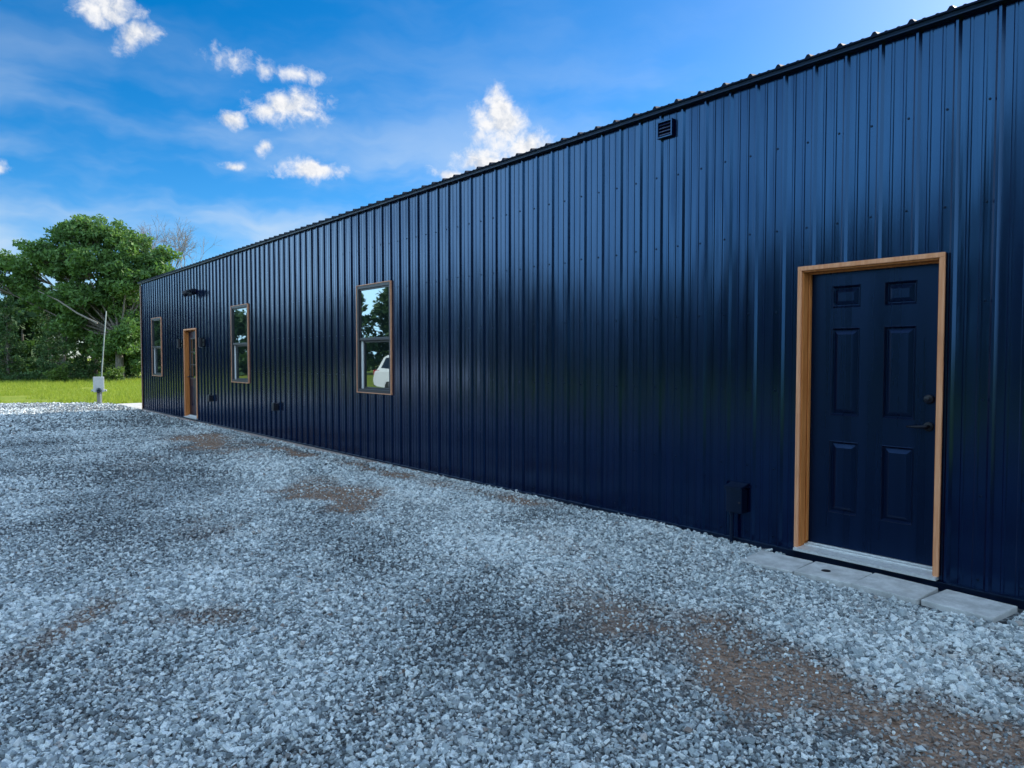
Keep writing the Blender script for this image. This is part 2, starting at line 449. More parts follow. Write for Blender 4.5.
def ribbed(mb, a0, a1, phase, to3, top, holes, bottom=0.):
    P = profile(a0, a1, phase)
    def val(a):
        for (p, q), (r, s) in zip(P, P[1:]):
            if p <= a <= r: return q+(s-q)*(a-p)/max(1e-9, r-p)
        return 0
    cuts = [a0, a1]+[h for H in holes for h in H[:2]]
    pts = sorted([p for p in P if a0 < p[0] < a1]+[(c, val(c)) for c in cuts])
    for (p, q), (r, s) in zip(pts, pts[1:]):
        if r-p < 1e-6: continue
        mid = (p+r)/2
        spans = [(bottom, None)]
        for h in holes:
            if h[0] < mid < h[1]:
                b, t = spans.pop(); spans += [(b, h[2]), (h[3], t)]
        for b, t in spans:
            t0 = top(p) if t is None else t; t1 = top(r) if t is None else t
            if min(t0, t1) - b < 1e-6: continue
            mb.quad(to3(p, q, b), to3(r, s, b), to3(r, s, t1), to3(p, q, t0))
DOORS = [(1.687, 2.652, .07, 2.135), (17.235, 18.215, .07, 2.160)]
WINS = [(8.485, 9.465, .965, 2.525), (13.905, 14.870, .975, 2.530), (20.27, 21.235, .985, 2.550)]
w = MB()
ribbed(w, Y0, Y1, 1.418, lambda a, o, z: (-o, a, z), lambda a: EAVE, [(d[0]+.012, d[1]-.012, d[2]-.1, d[3]-.012) for d in DOORS]+[(d[0]+.012, d[1]-.012, d[2]+.012, d[3]-.012) for d in WINS])
B(w, 'side_wall', M['wall'])
for nm, yy, sg in (('end_wall', Y1, 1), ('end_wall', Y0, -1)):
    w = MB()
    ribbed(w, 0, DEP, .1, lambda a, o, z, yy=yy, sg=sg: (a, yy+sg*o, z), lambda a: EAVE+min(a, DEP-a)*PITCH, [])
    B(w, nm, M['wall'])
w = MB(); ribbed(w, Y0, Y1, 1.418, lambda a, o, z: (DEP+o, a, z), lambda a: EAVE, []); B(w, 'rear_wall', M['wall'])
# inner lining behind the openings so that nothing is hollow
w = MB(); w.box(.30, DEP-.3, Y0+.3, Y1-.3, -.02, EAVE-.05); B(w, 'interior_core', M['screen'])
# roof: ribbed sheet with open rib ends over the eave
rf = MB(); OV = .075
def roofz(x): return EAVE+.040+min(x, DEP-x)*PITCH
P = profile(Y0-.1, Y1+.1, 1.418+.02)
P = [(a, o*1.15) for a, o in P if Y0-.12 < a < Y1+.12]
for (p, q), (r, s) in zip(P, P[1:]):
    for xa, xb in ((-OV, DEP/2), (DEP/2, DEP+OV)):
        rf.quad((xa, p, roofz(xa)+q), (xb, p, roofz(xb)+q), (xb, r, roofz(xb)+s), (xa, r, roofz(xa)+s))
        rf.quad((xa, p, roofz(xa)-.012), (xb, p, roofz(xb)-.012), (xb, r, roofz(xb)-.012), (xa, r, roofz(xa)-.012))
for (p, q), (r, s) in zip(P, P[1:]):
    x = -OV
    rf.quad((x, p, roofz(x)-.012), (x, r, roofz(x)-.012), (x, r, roofz(x)+s), (x, p, roofz(x)+q))
roof = B(rf, 'roof', M['roof'])
e = MB()
e.quad((-.062, Y0-.06, EAVE+.024), (-.062, Y1+.06, EAVE+.024), (-.054, Y1+.06, EAVE-.014), (-.054, Y0-.06, EAVE-.014))
e.box(-.060, .05, Y0-.06, Y1+.06, EAVE-.012, EAVE-.006); e.box(-.0605, .05, Y0-.06, Y1+.06, EAVE+.015, EAVE+.020)
B(e, 'eave_trim', M['wall_trim'])
c = MB()
c.box(-.026, .07, Y1+.005, Y1+.030, -.02, EAVE-.056, .003); c.box(-.030, -.0215, Y1-.06, Y1+.0295, -.02, EAVE-.056, .002)
B(c, 'corner_trim', M['corner'])
s = MB(); s.box(-.022, .29, Y0, Y1, -.25, .006, .004); B(s, 'slab_edge', M['slab'])
s = MB(); s.box(-.027, .06, Y0, 5.6, -.12, .040, .003)
for a, b in ((5.602, 17.2), (17.202, 18.238), (18.24, Y1-.065)): s.box(-.027, .06, a, b, .008, .030, .003)
B(s, 'base_trim', M['wall_trim'])
# fastener heads along the girts (far too many to count: one stuff part)
sc = MB()
k0 = math.ceil((Y0+.1-1.418)/RIB)
for zi, z in enumerate((.10, .62, 1.215, 1.815, 2.425, 3.035)):
    for k in range(k0, int((Y1-.1-1.418)/RIB)+1):
        y = 1.418+k*RIB+.052+R_.uniform(-.004, .004); zz = z+R_.uniform(-.008, .008)
        if any(h[0]-.03 < y < h[1]+.03 and h[2]-.03 < zz < h[3]+.03 for h in DOORS+WINS): continue
        sc.tube([(-.0005, y, zz), (-.003, y, zz), (-.0032, y, zz), (-.0075, y, zz)], [.0085, .0085, .0055, .005], 6)
so = B(sc, 'screw_heads', M['wall_trim']); so['kind'] = 'stuff'

def frame_rect(mb, x0, x1, y0, y1, z0, z1, t, bev=.002, bottom=True):
    mb.box(x0, x1, y0, y0+t, z0, z1, bev); mb.box(x0, x1, y1-t, y1, z0, z1, bev)
    mb.box(x0, x1, y0+t, y1-t, z1-t, z1, bev)
    if bottom: mb.box(x0, x1, y0+t, y1-t, z0, z0+t, bev)

def leaf_mesh(y0, y1, z0, z1, X, panels, th=.04):
    """pressed door skin: flat field with moulded panels (ring in, ring out)"""
    mb = MB()
    ys = sorted({y0, y1, *[p for q in panels for p in q[:2]]}); zs = sorted({z0, z1, *[p for q in panels for p in q[2:4]]})
    for a, b in zip(ys, ys[1:]):
        for cc, d in zip(zs, zs[1:]):
            my, mz = (a+b)/2, (cc+d)/2
            if any(q[0] < my < q[1] and q[2] < mz < q[3] for q in panels): continue
            mb.quad((X, a, cc), (X, b, cc), (X, b, d), (X, a, d))
    for q in panels:
        rings = [(0, 0), (.004, -.003), (.016, .014), (.020, .0142), (.048, -.001)]
        prev = None
        for ins, dep in rings:
            r = [(X+dep, q[0]+ins, q[2]+ins), (X+dep, q[1]-ins, q[2]+ins), (X+dep, q[1]-ins, q[3]-ins), (X+dep, q[0]+ins, q[3]-ins)]
            if prev:
                for k in range(4): mb.quad(prev[k], prev[(k+1) % 4], r[(k+1) % 4], r[k])
            prev = r
        mb.quad(*prev)
    mb.quad((X+th, y0, z0), (X+th, y1, z0), (X+th, y1, z1), (X+th, y0, z1))
    for a, b in (((y0, z0), (y1, z0)), ((y1, z0), (y1, z1)), ((y1, z1), (y0, z1)), ((y0, z1), (y0, z0))):
        mb.quad((X, *a), (X, *b), (X+th, *b), (X+th, *a))
    return mb

def lever(y, z, X, sg):
    mb = MB()
    mb.tube([(X, y, z), (X-.010, y, z), (X-.012, y, z)], [.031, .031, .026], 20)
    mb.tube([(X-.012, y, z), (X-.055, y, z)], .010, 12)
    mb.tube([(X-.055, y-sg*.012, z), (X-.055, y+sg*.03, z), (X-.053, y+sg*.075, z-.003), (X-.050, y+sg*.118, z-.004)], [.010, .011, .009, .0075], 12)
    return mb
def deadbolt(y, z, X):
    mb = MB(); mb.tube([(X, y, z), (X-.014, y, z), (X-.018, y, z)], [.032, .031, .026], 20); mb.tube([(X-.018, y, z), (X-.021, y, z)], [.011, .010], 12)
    return mb

# near six-panel door
def door(d, panels_rel, lever_side, half_lite):
    y0, y1, z0, z1 = d; cy = (y0+y1)/2
    X = .082
    L = leaf_mesh(y0+.039, y1-.034, z0+.035, z1-.043, X, panels_rel)
    D = B(L, 'door', M['door'])
    j = MB()
    for ya, yb, s in ((y0, y0+.036, 1), (y1-.036, y1, -1)):
        j.box(-.0145, .135, ya, yb, z0, z1-.041, .003)
    j.box(-.0145, .135, y0, y1, z1-.0405, z1, .003)
    # stops
    j.box(.050, .080, y0+.0405, y0+.052, z0+.04, z1-.042, .002); j.box(.050, .080, y1-.052, y1-.0405, z0+.04, z1-.042, .002)
    j.box(.050, .080, y0+.0525, y1-.0525, z1-.053, z1-.042, .002)
    B(j, 'door_jamb', M['wood'], D)
    c = MB()
    for ya, yb in ((y0-.004, y0+.028), (y1-.026, y1+.004)): c.box(-.032, -.0150, ya, yb, z0, z1-.030, .003)
    c.box(-.032, -.0150, y0-.004, y1+.004, z1-.0295, z1+.002, .003)
    B(c, 'door_casing', M['wood_pale'], D)
    t = MB()
    t.quad((-.052, y0+.002, z0-.002), (-.052, y1-.002, z0-.002), (.03, y1-.002, z0+.012), (.03, y0+.002, z0+.012))
    t.box(-.052, .03, y0+.002, y1-.002, z0-.022, z0-.0025); t.box(.0305, .13, y0+.041, y1-.041, z0-.022, z0+.022, .004); t.box(.058, .078, y0+.055, y1-.055, z0+.0225, z0+.034, .003)
    B(t, 'threshold', M['alu'], D)
    hy = y0+.043+.065 if lever_side > 0 else y1-.043-.065
    B(lever(hy, 1.02, X, lever_side), 'lever_handle', M['black_metal'], D, True)
    B(deadbolt(hy, 1.20, X), 'deadbolt', M['black_metal'], D, True)
    return D
def six(cy):
    P = []
    for a, b in ((cy-.286, cy-.080), (cy+.080, cy+.286)):
        for z0, z1 in ((1.828, 1.986), (1.055, 1.686), (.348, .871)): P.append((a, b, z0, z1))
    return P
D1 = door(DOORS[0], six(2.168), 1, False)
D1['label'] = 'dark blue six panel door at the near end'
cy = (DOORS[1][0]+DOORS[1][1])/2
D2 = door(DOORS[1], [(cy-.286, cy-.08, .32, .80), (cy+.08, cy+.286, .32, .80)], -1, True)
D2['label'] = 'dark glazed door at the far end'
gl = MB(); gl.box(.074, .0815, cy-.27, cy+.27, 1.00, 1.92); B(gl, 'door_glass', M['glass'], D2)
gr = MB()
frame_rect(gr, .064, .081, cy-.305, cy+.305, .965, 1.955, .034, .004)
for q in (-.09, .09): gr.box(.066, .0735, cy+q-.009, cy+q+.009, 1.0, 1.92, .001)
for q in (1.307, 1.613): gr.box(.0665, .0735, cy-.27, cy+.27, q-.009, q+.009, .001)
B(gr, 'glass_grille', M['dark_frame'], D2)

# single-hung windows
for y0, y1, z0, z1 in WINS:
    fr = MB(); frame_rect(fr, -.022, .10, y0+.012, y1-.012, z0+.012, z1-.012, .044, .003)
    W = B(fr, 'window', M['dark_frame'])
    tr = MB(); frame_rect(tr, -.030, .02, y0, y1, z0, z1, .0115, .002); B(tr, 'outer_trim', M['tan_trim'], W)
    zm = z0+.785; a, b = y0+.057, y1-.057
    us = MB(); frame_rect(us, -.004, .024, a, b, zm-.012, z1-.057, .022, .003); us.box(-.010, .024, a, b, zm-.028, zm+.014, .004)
    B(us, 'upper_sash', M['dark_frame'], W)
    p = MB(); p.box(.006, .012, a+.0225, b-.0225, zm+.0145, z1-.0795); B(p, 'upper_pane', M['glass'], W)
    ls = MB(); frame_rect(ls, .034, .062, a, b-.050, z0+.057, zm-.029, .028, .003)
    B(ls, 'lower_sash', M['dark_frame'], W)
    p = MB(); p.box(.044, .050, a+.0285, b-.0785, z0+.0855, zm-.0575); B(p, 'lower_pane', M['glass'], W)
    jl = MB(); jl.box(.020, .070, b-.048, b-.001, z0+.058, zm-.030, .003); B(jl, 'jamb_liner', M['white'], W)

# ------------------------------------------------------------------ fixtures on the wall
v = empty('wall_vent', (-.02, 3.872, 3.432)); tag(v, 'small square louvred vent high on the wall under the eave', 'vent')
h = MB(); frame_rect(h, -.022, .018, -.080, .080, -.072, .072, .013, .002); h.build('vent_frame', M['wall'], v)
h = MB(); h.box(.004, .016, -.066, .066, -.058, .058); h.build('backing', M['screen'], v)
for k in range(4):
    z = .040-k*.0285; q = MB()
    q.quad((-.010, -.066, z+.013), (-.010, .066, z+.013), (-.020, .066, z-.006), (-.020, -.066, z-.006))
    q.quad((-.007, -.066, z+.012), (-.007, .066, z+.012), (-.017, .066, z-.007), (-.017, -.066, z-.007))
    q.quad((-.020, -.066, z-.006), (-.020, .066, z-.006), (-.017, .066, z-.007), (-.017, -.066, z-.007))
    q.build('louver', M['wall'], v)

fl = empty('floodlight', (-.02, 17.28, 3.0)); tag(fl, 'black twin-head security floodlight above the far door', 'floodlight')
q = MB(); q.tube([(.02, 0, 0), (-.03, 0, 0), (-.045, 0, 0)], [.065, .065, .05], 16); q.build('mount', M['black'], fl)
q = MB(); q.tube([(-.02, 0, -.03), (-.07, 0, -.05), (-.085, 0, -.075)], [.03, .04, .03], 12); q.build('motion_sensor', M['black'], fl)
for sg in (-1, 1):
    q = MB(); q.tube([(-.03, sg*.03, .01), (-.08, sg*.10, .02), (-.10, sg*.16, .0)], .014, 8); ar = q.build('arm', M['black'], fl)
    q = MB(); q.tube([(-.07, sg*.16, .03), (-.11, sg*.18, -.005), (-.17, sg*.21, -.05), (-.19, sg*.22, -.06)], [.03, .055, .078, .08], 16); hd = q.build('lamp_head', M['black'], fl)
    q = MB(); q.tube([(-.190, sg*.22, -.0605), (-.193, sg*.2215, -.063)], .07, 16); q.build('lens', M['car_glass'], hd)

def sconce(y, label):
    t = empty('wall_lamp', (-.02, y, 1.82)); tag(t, label, 'wall lamp', 'wall lamps beside the far door')
    q = MB(); q.box(-.012, .02, -.055, .055, -.075, .075, .004); q.build('back_plate', M['black'], t)
    q = MB(); q.tube([(-.01, 0, 0), (-.03, 0, 0)], .016, 10); q.build('arm', M['black'], t)
    q = MB(); q.tube([(-.070, 0, -.105), (-.070, 0, .105)], .046, 20); sh = q.build('lamp_shade', M['black'], t)
    q = MB(); q.tube([(-.070, 0, -.1055), (-.070, 0, -.109)], .039, 20); q.build('lens', M['clear_lens'], sh)
sconce(16.68, 'black cylinder wall lamp right of the far door'); sconce(18.36, 'black cylinder wall lamp between the far door and last window')

def outlet(y, z, label):
    t = empty('outlet_box', (-.02, y, z)); tag(t, label, 'outlet', 'covered outlets low on the wall')
    q = MB(); q.box(-.03, .02, -.045, .045, -.065, .065, .005); q.build('box', M['black'], t)
    q = MB(); q.box(-.075, -.0305, -.052, .052, -.07, .078, .012); q.build('cover', M['black'], t)
outlet(16.18, .585, 'small black outlet cover just right of the far door, near the ground')
outlet(12.53, .59, 'small black outlet cover between the two nearest windows')

ub = empty('utility_box', (-.02, 3.13, .35)); tag(ub, 'dark utility box with a conduit left of the near door', 'utility box')
q = MB(); q.box(-.066, .018, -.070, .070, -.10, .085, .006); q.build('box', M['wall_trim'], ub)
q = MB()
bm = bmesh.new(); bmesh.ops.create_cube(bm, size=1)
for vv in bm.verts:
    vv.co = Vector((-.032+vv.co.x*.105, vv.co.y*.160, .100+vv.co.z*.022+(.022 if vv.co.x > 0 else -.004)))
bmesh.ops.bevel(bm, geom=bm.edges[:], offset=.004, segments=2, affect='EDGES'); q.bm(bm)
lid = q.build('lid', M['wall_trim'], ub)
q = MB(); q.box(-.073, -.0665, -.06, -.042, -.02, -.008, .002); q.build('latch', M['dark_frame'], ub)
q = MB(); q.tube([(-.035, .035, -.10), (-.035, .035, -.42)], .014, 12); q.tube([(-.035, .035, -.101), (-.035, .035, -.125)], .02, 12); q.build('conduit', M['wall_trim'], ub)

# ------------------------------------------------------------------ pavers
PV = [(2.655, -.275, .012, 3.5, 'leftmost concrete paver half covered in gravel'), (2.247, -.268, .022, 1.5, 'concrete paver with a dark hole left of the door step'),
      (1.852, -.262, .025, -1.0, 'plain concrete paver under the near door'), (1.442, -.250, .020, -5.5, 'rightmost concrete paver past the door frame')]
for i, (y, x, z, a, lb) in enumerate(PV):
    q = MB(); q.box(-.165, .165, -.194, .194, -.05, 0, .007)
    if i == 1:
        pass
    o = q.build('paver', M['paver']); o.location = (x, y, z); o.rotation_euler = (rad((.6, -.5, .8, -.4)[i]), rad((-1.5, -.7, -1.0, -.5)[i]), rad(a))
    tag(o, lb, 'paver', 'pavers along the wall base')
    if i == 1:
        hmb = MB(); hmb.tube([(-.015, .04, .0012), (-.015, .04, .0022)], .030, 20); hmb.build('hole', M['screen'], o)

# ------------------------------------------------------------------ meter post
mp = empty('meter_post', (-.42, 26.42, -.04)); tag(mp, 'grey utility meter on a short post at the lawn edge', 'utility post')
mp.rotation_euler = (0, 0, rad(-10))
q = MB(); q.box(-.06, .06, -.05, .05, -.3, .62, .006); q.build('post', M['post'], mp)
q = MB(); q.box(-.155, .155, -.13, -.0505, .40, .90, .012); q.build('meter_box', M['meter'], mp)
q = MB(); q.tube([(0, -.13, .46), (0, -.20, .46), (0, -.24, .46)], [.085, .08, .05], 18); q.build('meter_dial', M['car_glass'], mp)
for sg in (-1, 1):
    q = MB(); q.tube([(sg*.155, -.09, .46), (sg*.20, -.09, .46), (sg*.21, -.09, .42)], [.03, .03, .025], 10); q.build('side_hub', M['galv'], mp)
q = MB(); q.tube([(.045, -.09, .41), (.05, -.09, -.2)], .022, 10); q.build('conduit', M['galv'], mp)
pl = MB(); pl.tube([(-.34, 26.55, -.3), (-.29, 26.60, 1.0), (-.20, 26.66, 2.0), (-.10, 26.72, 3.02)], [.021, .020, .018, .015], 8)
o = pl.build('metal_pole', M['pole'], smooth=True); tag(o, 'thin grey pole leaning up behind the utility meter', 'pole')

# ------------------------------------------------------------------ trees
def leaf_cards(centres, radii, per, size, seed, flat=.85, droop=0.):
    r = np.random.default_rng(seed)
    n = np.maximum(4, (per*np.asarray(radii).mean(1)**1.6).astype(int)) if np.ndim(radii) == 2 else np.full(len(centres), per)
    C = np.repeat(np.asarray(centres), n, 0); Rr = np.repeat(np.asarray(radii), n, 0)
    k = len(C)
    d = r.normal(size=(k, 3)); d /= np.linalg.norm(d, axis=1)[:, None]
    p = C+d*Rr*(r.random((k, 1))**.45)
    a = r.normal(size=(k, 3)); a[:, 2] *= flat; a[:, 2] -= droop; a /= np.linalg.norm(a, axis=1)[:, None]
    b = np.cross(a, r.normal(size=(k, 3))); b /= np.linalg.norm(b, axis=1)[:, None]
    s = (size*r.uniform(.55, 1.3, k))[:, None]
    V = np.stack([p-a*s, p+b*s*.45, p+a*s, p-b*s*.45], 1).reshape(-1, 3)
    V += r.normal(0, size*.08, V.shape)
    F = np.arange(k*4).reshape(-1, 4)
    clump = np.repeat(r.uniform(-.25, .25, len(centres)), n)
    tone = np.clip(r.normal(.5, .2, k)+clump, 0, 1)
    return V, F, tone
RV = np.array([.7654, -.6436, 0]); FV = np.array([.6436, .7654, 0]); UZ = np.array([0, 0, 1.])
def offs(r, f, z): return r*RV+f*FV+z*UZ

def tree(name, label, base, lobes, leafm, barkm, trunk_r, fork_z, seed, per=150, size=.15, clump=(.45, .8), dens=1.0, group=None, droop=0., lean=(0, 0)):
    r = np.random.default_rng(seed)
    root = empty(name, tuple(base)); tag(root, label, 'tree' if 'bush' not in name else 'bush', group)
    tb = MB(); fork = np.array([lean[0], lean[1], fork_z]); C = []; Rd = []
    tb.tube([(0, 0, -.3), tuple(fork*.05), tuple(fork*.45+r.normal(0, .05, 3)*[1, 1, 0]), tuple(fork)], [trunk_r*1.5, trunk_r*1.15, trunk_r*.9, trunk_r*.7], 10)
    for (lr, lf, lz, rr, rf_, rz) in lobes:
        c = offs(lr, lf, lz); mid = fork*.55+c*.45+np.array([0, 0, -.25*abs(lr)*.3])+r.normal(0, .15, 3)
        tb.tube([tuple(fork-[0, 0, .2]), tuple(mid), tuple(c)], [trunk_r*.36, trunk_r*.20, trunk_r*.06], 6)
        vol = (rr*rf_*rz)**(1/3)
        k = int(max(4, dens*14*vol**2))
        for i in range(k):
            d = r.normal(size=3); d /= np.linalg.norm(d); q = r.random()**.33
            p = c+(d[0]*rr*RV+d[1]*rf_*FV+d[2]*rz*UZ)*q
            cr = r.uniform(*clump)
            C.append(p); Rd.append([cr, cr, cr*.62])
            s0 = c*.6+mid*.4 if r.random() < .5 else c
            tb.tube([tuple(s0), tuple((s0+p)/2+r.normal(0, .12, 3)), tuple(p)], [trunk_r*.12, trunk_r*.08, trunk_r*.03], 4, False)
    tb.build('trunk', barkm, root, True, recalc=False)
    V, F, t = leaf_cards(C, Rd, per, size, seed+1, droop=droop)
    np_mesh('crown', V, F, leafm, root, attrs={'tone': ('FACE', t)})
    return root
px = lambda p, q, rx, ry, f=0: ((p-120)/15.4, f, (381-q)/15.4, rx/15.4, max(rx, ry)/15.4*.95, ry/15.4)
MAIN = [px(78, 240, 22, 17), px(105, 236, 24, 16, .6), px(130, 246, 20, 18), px(52, 252, 20, 15, -.5), px(30, 266, 20, 14, .5), px(6, 262, 16, 12), px(92, 262, 26, 15, -1), px(148, 258, 14, 14, .4),
        px(135, 278, 20, 16, -.8), px(70, 275, 20, 12), px(108, 292, 26, 14, .5), px(86, 300, 24, 12, -1.2), px(128, 308, 20, 18, .5), px(138, 334, 12, 18, -.6), px(112, 326, 14, 14, .8), px(-14, 280, 18, 14), px(92, 226, 14, 9), px(118, 270, 20, 16, -.3), px(100, 312, 20, 14, 1.2), px(136, 356, 10, 14, .6), px(60, 262, 18, 14, 1), px(120, 342, 12, 14, 1.5), px(66, 305, 20, 11, .8), px(36, 298, 18, 9, 1.0), px(112, 352, 14, 12, 1.8), px(45, 300, 20, 12, .5), px(76, 322, 20, 12, -.4), px(98, 342, 16, 12, .4), px(152, 270, 16, 16, 0), px(163, 256, 9, 9, .5), px(128, 345, 12, 12, -.5), px(20, 282, 18, 12, .2)]
tree('oak_tree', 'tall spreading green tree with a grey trunk beyond the lawn', (5.16, 51.5, -.1), MAIN, M['leaf'], M['bark'], .26, 3.2, 101, 270, .14, (.40, .78), 1.25)
# cedars and brush left of the trunk
CED = [(3, 336, 26, 46, -.5, 'dark cedar at the left edge of the picture'), (30, 335, 25, 48, 1.0, 'dark cedar second from the left edge, its tip under the oak limb'),
       (56, 338, 25, 45, -.2, 'dark cedar in the middle of the thicket, its side lit green'), (80, 345, 21, 40, .8, 'low dark cedar between the thicket and the utility pole')]
for i, (p, q, rx, ry, f, lb) in enumerate(CED):
    b = np.array([5.16, 51.5, -.1])+offs((p-120)/15.4, f+1.0, 0)
    L = []
    for k in range(7):
        t = k/6; w_ = rx/15.4*(1-.78*t)
        L.append(((R_.random()-.5)*.35*w_*2, (R_.random()-.5)*.5, .35+t*(ry*2/15.4-.5), w_, w_, .55))
    tree('cedar_tree', lb, tuple(b), L, M['leaf_dark'], M['bark'], .12, 1.0, 300+i, 260, .10, (.26, .48), 1.6, 'cedars in the thicket', .5)
BUSH = [(12, 371, 15, 8, -2.4, 'rounded green bush at the left end of the lawn edge', 'leaf_dark'), (42, 373, 13, 7, -2.0, 'low dark bush below the second cedar', 'leaf_dark'), (84, 369, 11, 10, -2.6, 'light green bush left of the utility meter', 'leaf_light'),
        (134, 371, 9, 9, -2.2, 'light green weeds beside the oak trunk', 'leaf_light'), (112, 366, 10, 12, 2.2, 'dark brush behind the oak trunk', 'leaf_dark')]
for i, (p, q, rx, ry, f, lb, mm) in enumerate(BUSH):
    b = np.array([5.16, 51.5, -.1])+offs((p-120)/15.4, f, 0)
    L = [((R_.random()-.5)*rx/15.4, (R_.random()-.5)*.6, ry/15.4*(.5+.8*R_.random()), rx/15.4*.6, .6, ry/15.4*.6) for k in range(5)]
    tree('bush', lb, tuple(b), L, M[mm], M['bark'], .04, .3, 400+i, 330, .085, (.22, .4), 2.2, 'bushes along the lawn edge')
# leafless tree whose top shows over the eave
def bare_tree(base, label):
    r = np.random.default_rng(77); root = empty('bare_tree', base); tag(root, label, 'tree'); tb = MB()
    def grow(p, d, L, rd, dep, mb):
        pts = [p]; q = p
        for k in range(3):
            d = d+r.normal(0, .14, 3); d /= np.linalg.norm(d); q = q+d*L/3; pts.append(q)
        mb.tube([tuple(x) for x in pts], [rd, rd*.85, rd*.72, rd*.6], 6 if dep < 3 else 4, False)
        if dep >= 6: return
        for k in range((3 if dep < 4 else 4) if dep else 5):
            nd = d+r.normal(0, .46, 3); nd[2] += .12; nd /= np.linalg.norm(nd)
            grow(q if k else pts[2], nd, L*r.uniform(.62, .82), rd*.58, dep+1, mb)
    grow(np.array([0, 0, -.2]), np.array([.0, 0, 1.]), 3.5, .18, 0, tb)
    tb.build('trunk', M['bark_pale'], root, recalc=False)
bare_tree((10.3, 53.3, -.1), 'leafless grey tree showing above the far end of the roof')
# pale dead limb hanging in front of the oak (part of the oak's thicket)
dl = MB(); b0 = np.array([5.16, 51.5, 0])+offs(0, -2.4, 0)
dl.tube([tuple(b0+offs(.0, 0, 3.6)), tuple(b0+offs(-1.2, 0, 4.2)), tuple(b0+offs(-2.4, 0, 5.0)), tuple(b0+offs(-3.8, .3, 5.6))], [.06, .05, .04, .02], 6)
dlo = dl.build('dead_limb', M['bark_pale']); oak = bpy.data.objects['oak_tree']; dlo.data.transform(Matrix.Translation(-oak.location)); dlo.parent = oak

# far woods on the other side of the drive (seen as one mass behind, and mirrored in the wall and windows)
def woods():
    r = np.random.default_rng(5); C = []; Rd = []; T = MB()
    path = [(-14, -34, 13), (-22, -24, 14), (-25, -8, 14.5), (-27, 4, 13), (-33, 16, 9.2), (-39, 30, 8.4), (-38, 48, 8.2), (-30, 58, 7.6), (-22, 65, 6.4), (-12, 68, 6.0), (-4, 68, 6.2), (4, 66, 6.6), (14, 62, 7.0), (26, 60, 7.5)]
    for (x0, y0, h0), (x1, y1, h1) in zip(path, path[1:]):
        L = math.hypot(x1-x0, y1-y0); n = max(2, int(L/1.9))
        for k in range(n):
            t = (k+r.random())/n; x, y = x0+(x1-x0)*t+r.normal(0, 1.4), y0+(y1-y0)*t+r.normal(0, 1.4)
            h = (h0+(h1-h0)*t)*r.uniform(.78, 1.12)
            T.tube([(x, y, -.2), (x+r.normal(0, .2), y, h*.6)], [.14, .06], 5, False)
            for q in range(int(16+3.6*h)):
                z = h*(.06+.92*r.random()); w_ = 2.3*math.sin(math.pi*min(1, .18+.80*z/h))**.7
                a = r.uniform(0, 6.28); u = w_*math.sqrt(r.random())
                C.append((x+u*math.cos(a), y+u*math.sin(a), z)); cr = r.uniform(.6, 1.1); Rd.append((cr, cr, cr*.75))
            for q in range(9):
                C.append((x+r.normal(0, 1.2), y+r.normal(0, 1.2), r.uniform(.2, 2.6))); cr = r.uniform(.7, 1.1); Rd.append((cr, cr, cr*.8))
    V, F, t = leaf_cards(C, Rd, 62, .36, 9)
    o = np_mesh('woods', V, F, M['leaf_dark'], attrs={'tone': ('FACE', t*.6)}); tag(o, 'dense band of trees beyond the drive and lawn', 'woods', kind='stuff')
    tk = T.build('trunks', M['bark'], o, recalc=False); tk['kind'] = 'stuff'
woods()

# grass tufts on the visible lawn
def grass():
    r = np.random.default_rng(3); n = 42000
    y = r.uniform(26, 54, n); x = r.uniform(-9, 9, n)
    k = (y > edge_y(x)-.15+r.normal(0, .25, n)) & ~((x > -.1) & (y < 26.2)) & (fbm(x, y, .5, 71) > .34)
    x, y = x[k], y[k]; n = len(x)
    nb = 4; X = np.repeat(x, nb)+r.normal(0, .05, n*nb); Y = np.repeat(y, nb)+r.normal(0, .05, n*nb)
    h = r.uniform(.05, .15, n*nb)*np.repeat(np.where(y > 47, 1.7, 1.0)*r.uniform(.6, 1.4, n), nb); w_ = r.uniform(.008, .018, n*nb); a = r.uniform(0, 6.28, n*nb)
    dx, dy = np.cos(a), np.sin(a); lx, ly = r.normal(0, .05, n*nb), r.normal(0, .05, n*nb)
    Z = np.full(n*nb, -.15)
    V = np.stack([np.stack([X-dx*w_, Y-dy*w_, Z], -1), np.stack([X+dx*w_, Y+dy*w_, Z], -1), np.stack([X+lx, Y+ly, Z+h+.07], -1)], 1).reshape(-1, 3)
    F = np.arange(len(V)).reshape(-1, 3)
    o = np_mesh('grass', V, F, M['grass'], attrs={'tone': ('FACE', np.clip(r.normal(.5, .25, len(F)), 0, 1))})
    tag(o, 'sunlit green grass blades on the lawn', 'grass', kind='stuff')
grass()

